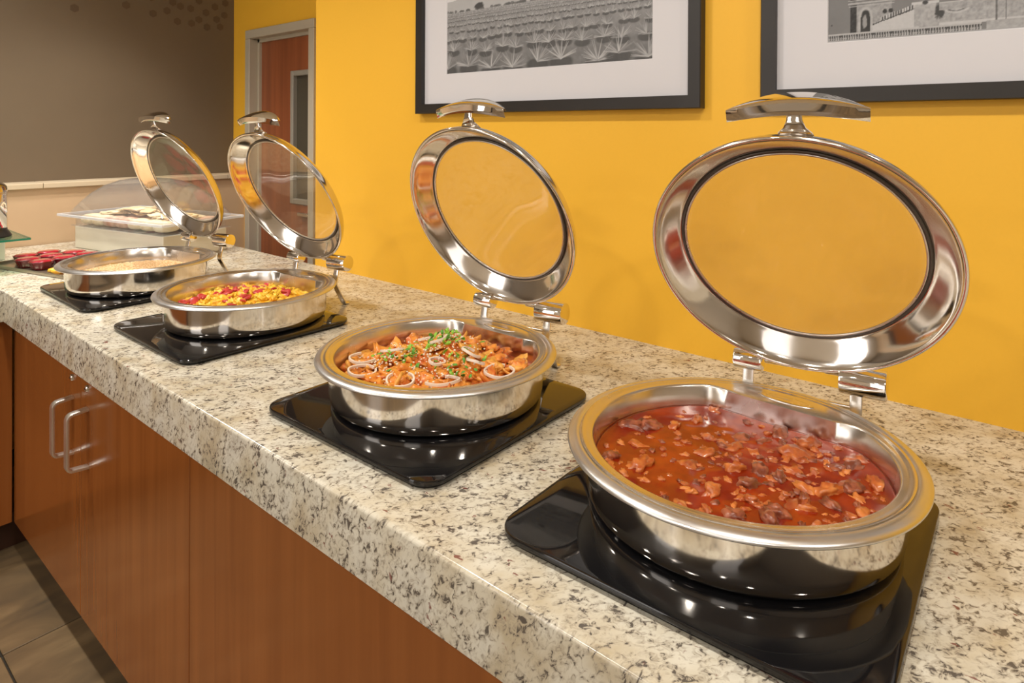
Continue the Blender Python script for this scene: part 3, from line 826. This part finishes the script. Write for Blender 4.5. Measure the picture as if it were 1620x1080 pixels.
for i in range(12):
    # curved triangular chip
    n_ = 7; v = []; f = []; c1 = random.uniform(.1, .45); c2 = random.uniform(-.3, .3); hh = .06
    for sgn in (1, -1):
        for a in range(n_):
            for b in range(n_ - a):
                x = (a + .5 * b) / (n_ - 1) - .5; y = (b * .866) / (n_ - 1) - .3
                z = c1 * x * x * 2 + c2 * y * y * 2 + .05 * mnoise.noise(Vector((x * 4 + i, y * 4, i))) + sgn * hh
                v.append((x, y, z))
    ids = {}; q = 0
    for a in range(n_):
        for b in range(n_ - a): ids[(a, b)] = q; q += 1
    for a in range(n_ - 1):
        for b in range(n_ - 1 - a):
            t1 = (ids[(a, b)], ids[(a + 1, b)], ids[(a, b + 1)]); f.append(t1); f.append(tuple(k_ + q for k_ in t1[::-1]))
            if b < n_ - 2 - a:
                t2 = (ids[(a + 1, b)], ids[(a + 1, b + 1)], ids[(a, b + 1)]); f.append(t2); f.append(tuple(k_ + q for k_ in t2[::-1]))
    edge = [ids[(a, 0)] for a in range(n_)] + [ids[(n_ - 1 - b, b)] for b in range(1, n_)] + [ids[(0, b)] for b in range(n_ - 2, 0, -1)]
    for k_ in range(len(edge)):
        e0, e1 = edge[k_], edge[(k_ + 1) % len(edge)]; f.append((e1, e0, e0 + q, e1 + q))
    me = pyd('tortilla_chip', v, f); me.materials.append(CHIPM[i % 3]); me.polygons.foreach_set('use_smooth', [True] * len(me.polygons)); cm.append(me)
n_c = 0; tries = 0
while n_c < 130 and tries < 6000:
    tries += 1
    a = random.uniform(0, 2 * PI); r = .185 * math.sqrt(random.random()); x, y = r * math.cos(a), r * math.sin(a)
    if not food_inside(x, y, 3, .020): continue
    s = random.uniform(.034, .056)
    copyobj('tortilla_chip', random.choice(cm), (x, y, h3(x, y) + random.uniform(-.006, .005)), (random.gauss(0, .24), random.gauss(0, .24), random.uniform(0, 6.28)), s, ch); n_c += 1
fold = []
for i in range(9):
    me = lump('folded_chip', i + 20, 1, random.uniform(.6, .9), random.uniform(.30, .45), .6, 3, 1.5); me.materials.append(CHIPM[i % 3]); me.polygons.foreach_set('use_smooth', [True] * len(me.polygons)); fold.append(me)
for i in range(120):
    a = random.uniform(0, 2 * PI); r = .18 * math.sqrt(random.random()); x, y = r * math.cos(a), r * math.sin(a)
    if not food_inside(x, y, 3, .022): continue
    copyobj('folded_chip', random.choice(fold), (x, y, h3(x, y) + random.uniform(.0, .006)), (random.gauss(0, .3), random.gauss(0, .3), random.uniform(0, 6.28)), random.uniform(.013, .025), ch)
ONION = simple('white_onion', (.80, .70, .60), .3, coat=.2)
def onion(x, y, rad, arc0, arc1, tilt, rz):
    pts_ = []
    for k_ in range(25):
        a = arc0 + (arc1 - arc0) * k_ / 24
        pts_.append((rad * math.cos(a), rad * .8 * math.sin(a), .0007 * math.sin(3 * a)))
    o_ = link('onion_ring', tube_mesh('onion_ring', pts_, .0020, 8, flat=.0028, up=(0, 0, 1)), ONION, ch, (x, y, h3(x, y) + .0165), (tilt, tilt * .6, rz)); smooth_angle(o_)
for (x, y, r_, a0, a1, ti, rz) in ((-.125, .075, .028, 0, 6.0, .15, 0), (-.112, -.02, .030, .2, 5.2, -.1, 1.2), (-.07, -.085, .032, .5, 4.6, .1, 2.3), (.03, -.135, .034, 0, 5.9, .05, .4),
                              (-.025, .105, .026, 0, 3.6, .3, 2.0), (.06, .085, .032, .4, 3.6, .3, 2.7), (.03, -.065, .026, 0, 4.2, .4, .6), (-.03, -.03, .017, 0, 6.1, .2, 0), (.02, -.085, .022, 0, 3.9, .3, 1.0), (-.085, .125, .030, 1, 5, .1, .2), (.02, .02, .020, 0, 3.4, .3, 3)):
    onion(x, y, r_, a0, a1, ti, rz)
HERB = [simple('green_herb', (.26, .50, .04), .5), simple('dark_herb', (.10, .30, .03), .5)]
hm_ = []
for i in range(4):
    v = [(0, 0, 0), (.35, .25, .10), (.8, .38, .0), (1.1, .12, -.1), (1.25, -.05, .05), (.9, -.3, .05), (.4, -.28, .12), (.6, 0, .2)]
    v = v + [(a, b, c - .05) for a, b, c in v]; f = []
    for k_ in range(7):
        l = (k_ + 1) % 7; f.append((k_, l, 7)); f.append((l + 8, k_ + 8, 15)); f.append((l, k_, k_ + 8, l + 8))
    me = pyd('herb_leaf', v, f); me.materials.append(HERB[i % 2]); hm_.append(me)
for i in range(120):
    cx_, cy2, sp = random.choice(((.045, .02, .022), (.045, .02, .022), (.03, -.02, .03), (-.04, .03, .018), (-.02, .045, .018), (.0, -.08, .018), (-.03, -.05, .02), (-.05, .09, .015)))
    x, y = random.gauss(cx_, sp), random.gauss(cy2, sp)
    copyobj('herb_leaf', random.choice(hm_), (x, y, h3(x, y) + random.uniform(.013, .021)), (random.gauss(0, .6), random.gauss(0, .6), random.uniform(0, 6.28)), random.uniform(.007, .013), ch)
bm = bmesh.new()
for i in range(420):
    cx_, cy2, sp = random.choice(((-.06, .09, .025), (.03, .0, .035), (-.07, .0, .04), (-.03, -.05, .03), (.0, .05, .05)))
    x, y = random.gauss(cx_, sp), random.gauss(cy2, sp)
    if not food_inside(x, y, 3, .02): continue
    s = random.uniform(.0011, .0027)
    bmesh.ops.create_icosphere(bm, subdivisions=1, radius=s, matrix=Matrix.Translation((x, y, h3(x, y) + random.uniform(.010, .017))) @ Matrix.Diagonal((1, random.uniform(.6, 1.2), random.uniform(.6, 1), 1)))
o = link('cheese_crumbs', bm_mesh('cheese_crumbs', bm), simple('white_cheese', (.82, .74, .60), .6), ch); o['kind'] = 'stuff'
# ---- 2 eggs with sausage
d = chafers[2]
eg = empty('scrambled_eggs', 'yellow scrambled eggs with red sausage pieces, in the second dish from the far end', 'food', (d['c'][0], d['c'][1], ZB))
def h2(x, y): return .036 + .028 * math.exp(-((x - .03) / .11) ** 2 - ((y + .01) / .13) ** 2) + .003 * mnoise.noise(Vector((x * 30, y * 30, 7)))
EGG = [twotone('egg_curd', (.82, .46, .02), (.93, .66, .08), 60, .4, .5, .1, .003), twotone('egg_curd_deep', (.80, .38, .01), (.90, .56, .04), 60, .4, .5, .1, .003)]
link('egg_bed', surface_mesh('egg_bed', 2, lambda x, y: h2(x, y) - .003), EGG[1], eg, smooth=True)
em = []
for i in range(10):
    me = lump('egg_curd', i + 40, 1, random.uniform(.7, 1), random.uniform(.5, .7), .75, 3, 2.6); me.materials.append(EGG[i % 2]); me.polygons.foreach_set('use_smooth', [True] * len(me.polygons)); em.append(me)
for i in range(250):
    a = random.uniform(0, 2 * PI); r = .186 * math.sqrt(random.random()); x, y = r * math.cos(a), r * math.sin(a)
    if not food_inside(x, y, 2, .012): continue
    copyobj('egg_curd', random.choice(em), (x, y, h2(x, y) + random.uniform(-.002, .004)), (random.gauss(0, .4), random.gauss(0, .4), random.uniform(0, 6.28)), random.uniform(.008, .0155), eg)
SAUS = twotone('red_sausage', (.42, .020, .022), (.60, .06, .05), 50, .3, .3, .3)
sm_ = []
for i in range(5):
    me = lathe_mesh('sausage_slice', [(0, .22), (.75, .20), (.97, .12), (1, 0), (.97, -.12), (.75, -.2), (0, -.22)], 14); me.transform(Matrix.Diagonal((1, random.uniform(.55, .9), 1, 1)))
    me.materials.append(SAUS); me.polygons.foreach_set('use_smooth', [True] * len(me.polygons)); sm_.append(me)
n_s = 0
while n_s < 60:
    a = random.uniform(0, 2 * PI); r = .18 * math.sqrt(random.random()); x, y = r * math.cos(a), r * math.sin(a)
    if not food_inside(x, y, 2, .02): continue
    copyobj('sausage_slice', random.choice(sm_), (x, y, h2(x, y) + random.uniform(.004, .009)), (random.gauss(0, .3), random.gauss(0, .3), random.uniform(0, 6.28)), random.uniform(.011, .0185), eg); n_s += 1
# ---- 1 pale grain
d = chafers[1]
def h1(x, y): return .038 + .024 * math.exp(-((x) / .14) ** 2 - ((y) / .14) ** 2) + .0022 * mnoise.noise(Vector((x * 55, y * 55, 9)))
GRAIN = twotone('pale_grain', (.58, .34, .14), (.86, .66, .40), 150, .45, .7, .1, .004)
gr = empty('cooked_grain', 'pale golden cooked grain, in the farthest chafing dish', 'food', (d['c'][0], d['c'][1], ZB))
o = link('grain_bed', surface_mesh('grain_bed', 1, h1, 70, 170), GRAIN, gr, smooth=True)
bm = bmesh.new()
for i in range(2600):
    a = random.uniform(0, 2 * PI); r = .188 * math.sqrt(random.random()); x, y = r * math.cos(a), r * math.sin(a)
    if not food_inside(x, y, 1, .006): continue
    s = random.uniform(.0012, .0026)
    bmesh.ops.create_icosphere(bm, subdivisions=1, radius=s, matrix=Matrix.Translation((x, y, h1(x, y) + .0006)) @ Matrix.Rotation(random.uniform(0, 3), 4, 'Z') @ Matrix.Diagonal((1.3, .8, .7, 1)))
o = link('grains', bm_mesh('grains', bm), GRAIN, gr); o['kind'] = 'stuff'

# ================================================================== BREAD BOX
BYAW = R(12); BC = (-.280, 2.69)
bb = empty('bread_display_box', 'cream acrylic stand with a clear domed cover over bread, at the counter end', 'display box', (BC[0], BC[1], CT), BYAW)
CREAMA = simple('cream_acrylic', (.70, .67, .56), .22, coat=.3)
hx_, hy_ = .148, .312
box('base', -hx_, hx_, -hy_, hy_, .0005, .098, CREAMA, bb, .003)
box('shelf', -hx_ - .012, hx_ + .012, -hy_ - .012, hy_ + .012, .0985, .104, ACRYL, bb, .002)
def frus(name, layers, mat, parent, close_top=True, thick=.0022):
    """rectangular shell: layers of (hx,hy,z,corner radius)"""
    v = []; f = []; n = 0
    for off in (0, -thick):
        for (hx, hy, z, rad) in layers:
            P_ = []
            for q, (sx, sy) in enumerate(((1, 1), (-1, 1), (-1, -1), (1, -1))):
                for k_ in range(5):
                    a = PI / 2 * q + PI / 2 * k_ / 4; P_.append((sx * (hx + off - rad) + rad * math.cos(a), sy * (hy + off - rad) + rad * math.sin(a)))
            n = len(P_); v += [(a, b, z + (off if z > .1 else 0)) for a, b in P_]
    m = len(layers)
    for s in (0, 1):
        for k_ in range(m - 1):
            for j in range(n):
                l = (j + 1) % n; b0 = s * m * n
                q4 = (b0 + k_ * n + j, b0 + k_ * n + l, b0 + (k_ + 1) * n + l, b0 + (k_ + 1) * n + j); f.append(q4 if s == 0 else q4[::-1])
        top = tuple(s * m * n + (m - 1) * n + j for j in range(n)); f.append(top if s == 0 else top[::-1])
    for j in range(n):
        l = (j + 1) % n; f.append((j, m * n + j, m * n + l, l))
    o_ = link(name, pyd(name, v, f), mat, parent); smooth_angle(o_, 40); return o_
dome = frus('cover', [(.150, .318, .106, .02), (.151, .320, .142, .02), (.188, .365, .145, .02), (.190, .367, .152, .02), (.168, .338, .156, .025), (.163, .328, .172, .03), (.150, .303, .205, .04), (.130, .262, .245, .045), (.104, .205, .281, .05), (.076, .140, .304, .05), (.048, .080, .312, .03)], ACRYL, bb)
bm = bmesh.new()
for (a, b, c, e_) in ((-.1945, -.186, -.371, .371), (.186, .1945, -.371, .371), (-.186, .186, -.371, -.3625), (-.186, .186, .3625, .371)): bbox(bm, a, b, c, e_, .1425, .1535, .002, 1)
link('cover_rim', bm_mesh('cover_rim', bm), ACRIM, bb)
# bread : rows of rolls with crackers on top
BREAD = [twotone('pale_bread', (.84, .70, .44), (.92, .83, .62), 40, .6, .3), twotone('toasted_bread', (.62, .36, .20), (.78, .55, .36), 40, .6, .3), twotone('pink_bread', (.62, .34, .24), (.80, .58, .44), 40, .6, .3)]
def rot2(x, y): return (BC[0] + x * math.cos(BYAW) - y * math.sin(BYAW), BC[1] + x * math.sin(BYAW) + y * math.cos(BYAW))
where_row = ['second', 'third', 'fourth', 'fifth', 'sixth', 'seventh']
bread_me = []
for i in range(3):
    me = lump('bread_roll', i + 70, 1, 1, 1, .06, 3, 1.2)
    for v_ in me.vertices:
        c = v_.co; v_.co = Vector((math.copysign(abs(c.x) ** .6, c.x), math.copysign(abs(c.y) ** .7, c.y), math.copysign(abs(c.z) ** .75, c.z)))
    me.materials.append(BREAD[i]); me.polygons.foreach_set('use_smooth', [True] * len(me.polygons)); bread_me.append(me)
cols = [0, 0, 2, 2, 0, 1]
for j in range(7):
    y = -.258 + j * .086
    for i_, x in enumerate((-.098, 0.0, .098)):
        px_, py_ = rot2(x, y)
        o = bpy.data.objects.new('bread_roll', bread_me[(0, 0, 0, 2, 2, 0, 0)[j] if x < 0 else (j + i_) % 3]); COL.objects.link(o)
        o.location = (px_, py_, CT + .104 + .0235); o.rotation_euler = (0, 0, BYAW + random.uniform(-.06, .06)); o.scale = (.046, .0395, .0225)
        tag(o, 'pale bread roll in the bottom layer inside the clear domed bread box', 'bread', 'bread rolls laid under the clear cover')
cr_me = []
for i in range(2):
    v = []; f = []; n = 36
    for z in (-.06, .06):
        v.append((0, 0, z))
        for k_ in range(n):
            a = 2 * PI * k_ / n; s = 1 / max(abs(math.cos(a)), abs(math.sin(a))) * (1 + .045 * math.cos(k_ * PI))
            v.append((.9 * s * math.cos(a) * .9, .9 * s * math.sin(a) * .9, z))
    for k_ in range(n):
        l = (k_ + 1) % n
        f.append((0, 1 + l, 1 + k_)); f.append((n + 1, n + 2 + k_, n + 2 + l)); f.append((1 + k_, 1 + l, n + 2 + l, n + 2 + k_))
    me = pyd('cracker', v, f); me.materials.append(BREAD[0] if i == 0 else simple('cracker_tan', (.78, .60, .34), .6)); cr_me.append(me)
for i in range(70):
    yy_ = -.24 + .48 * (i / 69.0); ly = i % 3
    x = random.uniform(-.075, .075); px_, py_ = rot2(x, yy_)
    o = bpy.data.objects.new('cracker', cr_me[i % 2]); COL.objects.link(o)
    hump = .030 * max(0, 1 - ((yy_ + .0) / .22) ** 2)
    o.location = (px_, py_, CT + .104 + .049 + hump * (ly + .4) / 2.4); o.rotation_euler = (random.gauss(0, .09), random.gauss(0, .09), BYAW + random.uniform(-.4, .4)); o.scale = (.030, .030, .030)
    tag(o, 'pale crimped cracker piled on the bread inside the clear domed box', 'cracker', 'crackers heaped under the clear cover')

# ================================================================== LEFT END: tray of jelly cups, stand, dispenser
st = empty('serving_tray', 'flat grey metal tray holding red jelly cups, left of the farthest chafing dish', 'tray', (-.635, 2.52, CT), R(15))
TM = simple('grey_metal_tray', (.42, .37, .29), .28, .85)
bm = bmesh.new(); bbox(bm, -.145, .145, -.265, .265, .0005, .003, .0008, 1)
link('tray_base', bm_mesh('tray_base', bm), TM, st)
bm = bmesh.new()
for (a, b, c, e_) in ((-.150, -.142, -.27, .27), (.142, .150, -.27, .27), (-.142, .142, -.27, -.262), (-.142, .142, .262, .27)):
    bbox(bm, a, b, c, e_, .0005, .0125, .0025, 2)
link('tray_rim', bm_mesh('tray_rim', bm), TM, st)
GEL = simple('red_gelatin', (.34, .012, .025), .08, coat=.8)
CUP = simple('dark_red_cup', (.14, .010, .014), .12, coat=.6)
n = 32
def flute(k, a, r, z): return (r * (1 + .045 * math.cos(8 * a)) if r > 0 else 0, z)
cupm = lathe_mesh('cup', [(0, 0), (.026, 0), (.030, .003), (.038, .026), (.0405, .031), (.0385, .031), (.036, .027), (0, .027)], n * 2, rf=flute); cupm.materials.append(CUP); cupm.polygons.foreach_set('use_smooth', [True] * len(cupm.polygons))
gelm = lathe_mesh('gelatin', [(.0365, .027), (.0375, .0305), (.034, .0345), (.02, .0365), (0, .037)], n * 2, rf=flute); gelm.materials.append(GEL); gelm.polygons.foreach_set('use_smooth', [True] * len(gelm.polygons))
spots = [(-.09, .02), (-.005, .025), (.08, .02), (-.09, .108), (-.005, .11), (.08, .106), (.078, -.066), (-.003, -.062), (-.05, .195), (.035, .196)]
def trw(x, y):
    a = R(15); return (-.635 + x * math.cos(a) - y * math.sin(a), 2.52 + x * math.sin(a) + y * math.cos(a))
rl = R(1)
for i, (x, y) in enumerate(spots):
    c = bpy.data.objects.new('jelly_cup', cupm); COL.objects.link(c); c.location = (*trw(x, y), CT + .0032)
    c.rotation_euler = (0, 0, random.random())
    tag(c, 'fluted cup of shiny red jelly on the grey tray', 'dessert', 'red jelly cups on the grey tray')
    g = bpy.data.objects.new('gelatin', gelm); COL.objects.link(g); g.parent = c
FRU = twotone('yellow_fruit', (.86, .36, .03), (.92, .62, .05), 60, .3, .3, .3)
fm = lump('fruit_piece', 88, 1, .7, .5, .4, 2); fm.materials.append(FRU); fm.polygons.foreach_set('use_smooth', [True] * len(fm.polygons))
for i, (x, y) in enumerate(((-.100, -.085), (-.075, -.125), (-.115, -.125), (-.09, -.165), (-.045, -.155))):
    o = bpy.data.objects.new('fruit_piece', fm); COL.objects.link(o); o.location = (*trw(x, y), CT + .0135); o.scale = (.023, .021, .020); o.rotation_euler = (0, 0, i * 1.3)
    tag(o, 'piece of yellow fruit on the front of the grey tray', 'fruit', 'yellow fruit pieces on the tray')
# stand with glass shelf and steel dispenser, cut by the left edge
sd = empty('riser_stand', 'cream block with a green-edged glass shelf at the left edge of the picture', 'stand', (-.93, 2.93, CT))
box('block', -.20, .165, -.08, .14, .0005, .119, CREAMA, sd, .003)
GE = clear('green_glass', (.72, .86, .78), 1.5, .0, .06, (.05, .25, .16))
box('glass_shelf', -.30, .165, -.43, .16, .1195, .1275, GE, sd, .001, 1)
bm = bmesh.new(); EDG = simple('green_glass_edge', (.02, .20, .12), .15)
bbox(bm, -.30, .166, -.4312, -.4302, .1200, .1270); bbox(bm, .1652, .1662, -.43, .16, .1200, .1270)
link('glass_edge', bm_mesh('glass_edge', bm), EDG, sd)
dp = empty('steel_dispenser', 'polished steel vacuum dispenser with black foot on the glass shelf at the left edge', 'dispenser', (-.866, 2.625, CT + .1278))
o = link('foot', lathe_mesh('foot', [(0, 0), (.070, 0), (.072, .004), (.066, .014), (.058, .026), (.0575, .032), (0, .032)], 48), BLACKBASE, dp); smooth_angle(o)
o = link('canister', lathe_mesh('canister', [(0, .0325), (.056, .0325), (.058, .036), (.058, .172), (.056, .186), (.048, .196), (.032, .203), (0, .206)], 64), CHROME, dp); smooth_angle(o)
o = link('canister_band', lathe_mesh('canister_band', [(.0585, .158), (.0595, .159), (.0595, .166), (.0585, .167)], 64), SATIN, dp); smooth_angle(o)
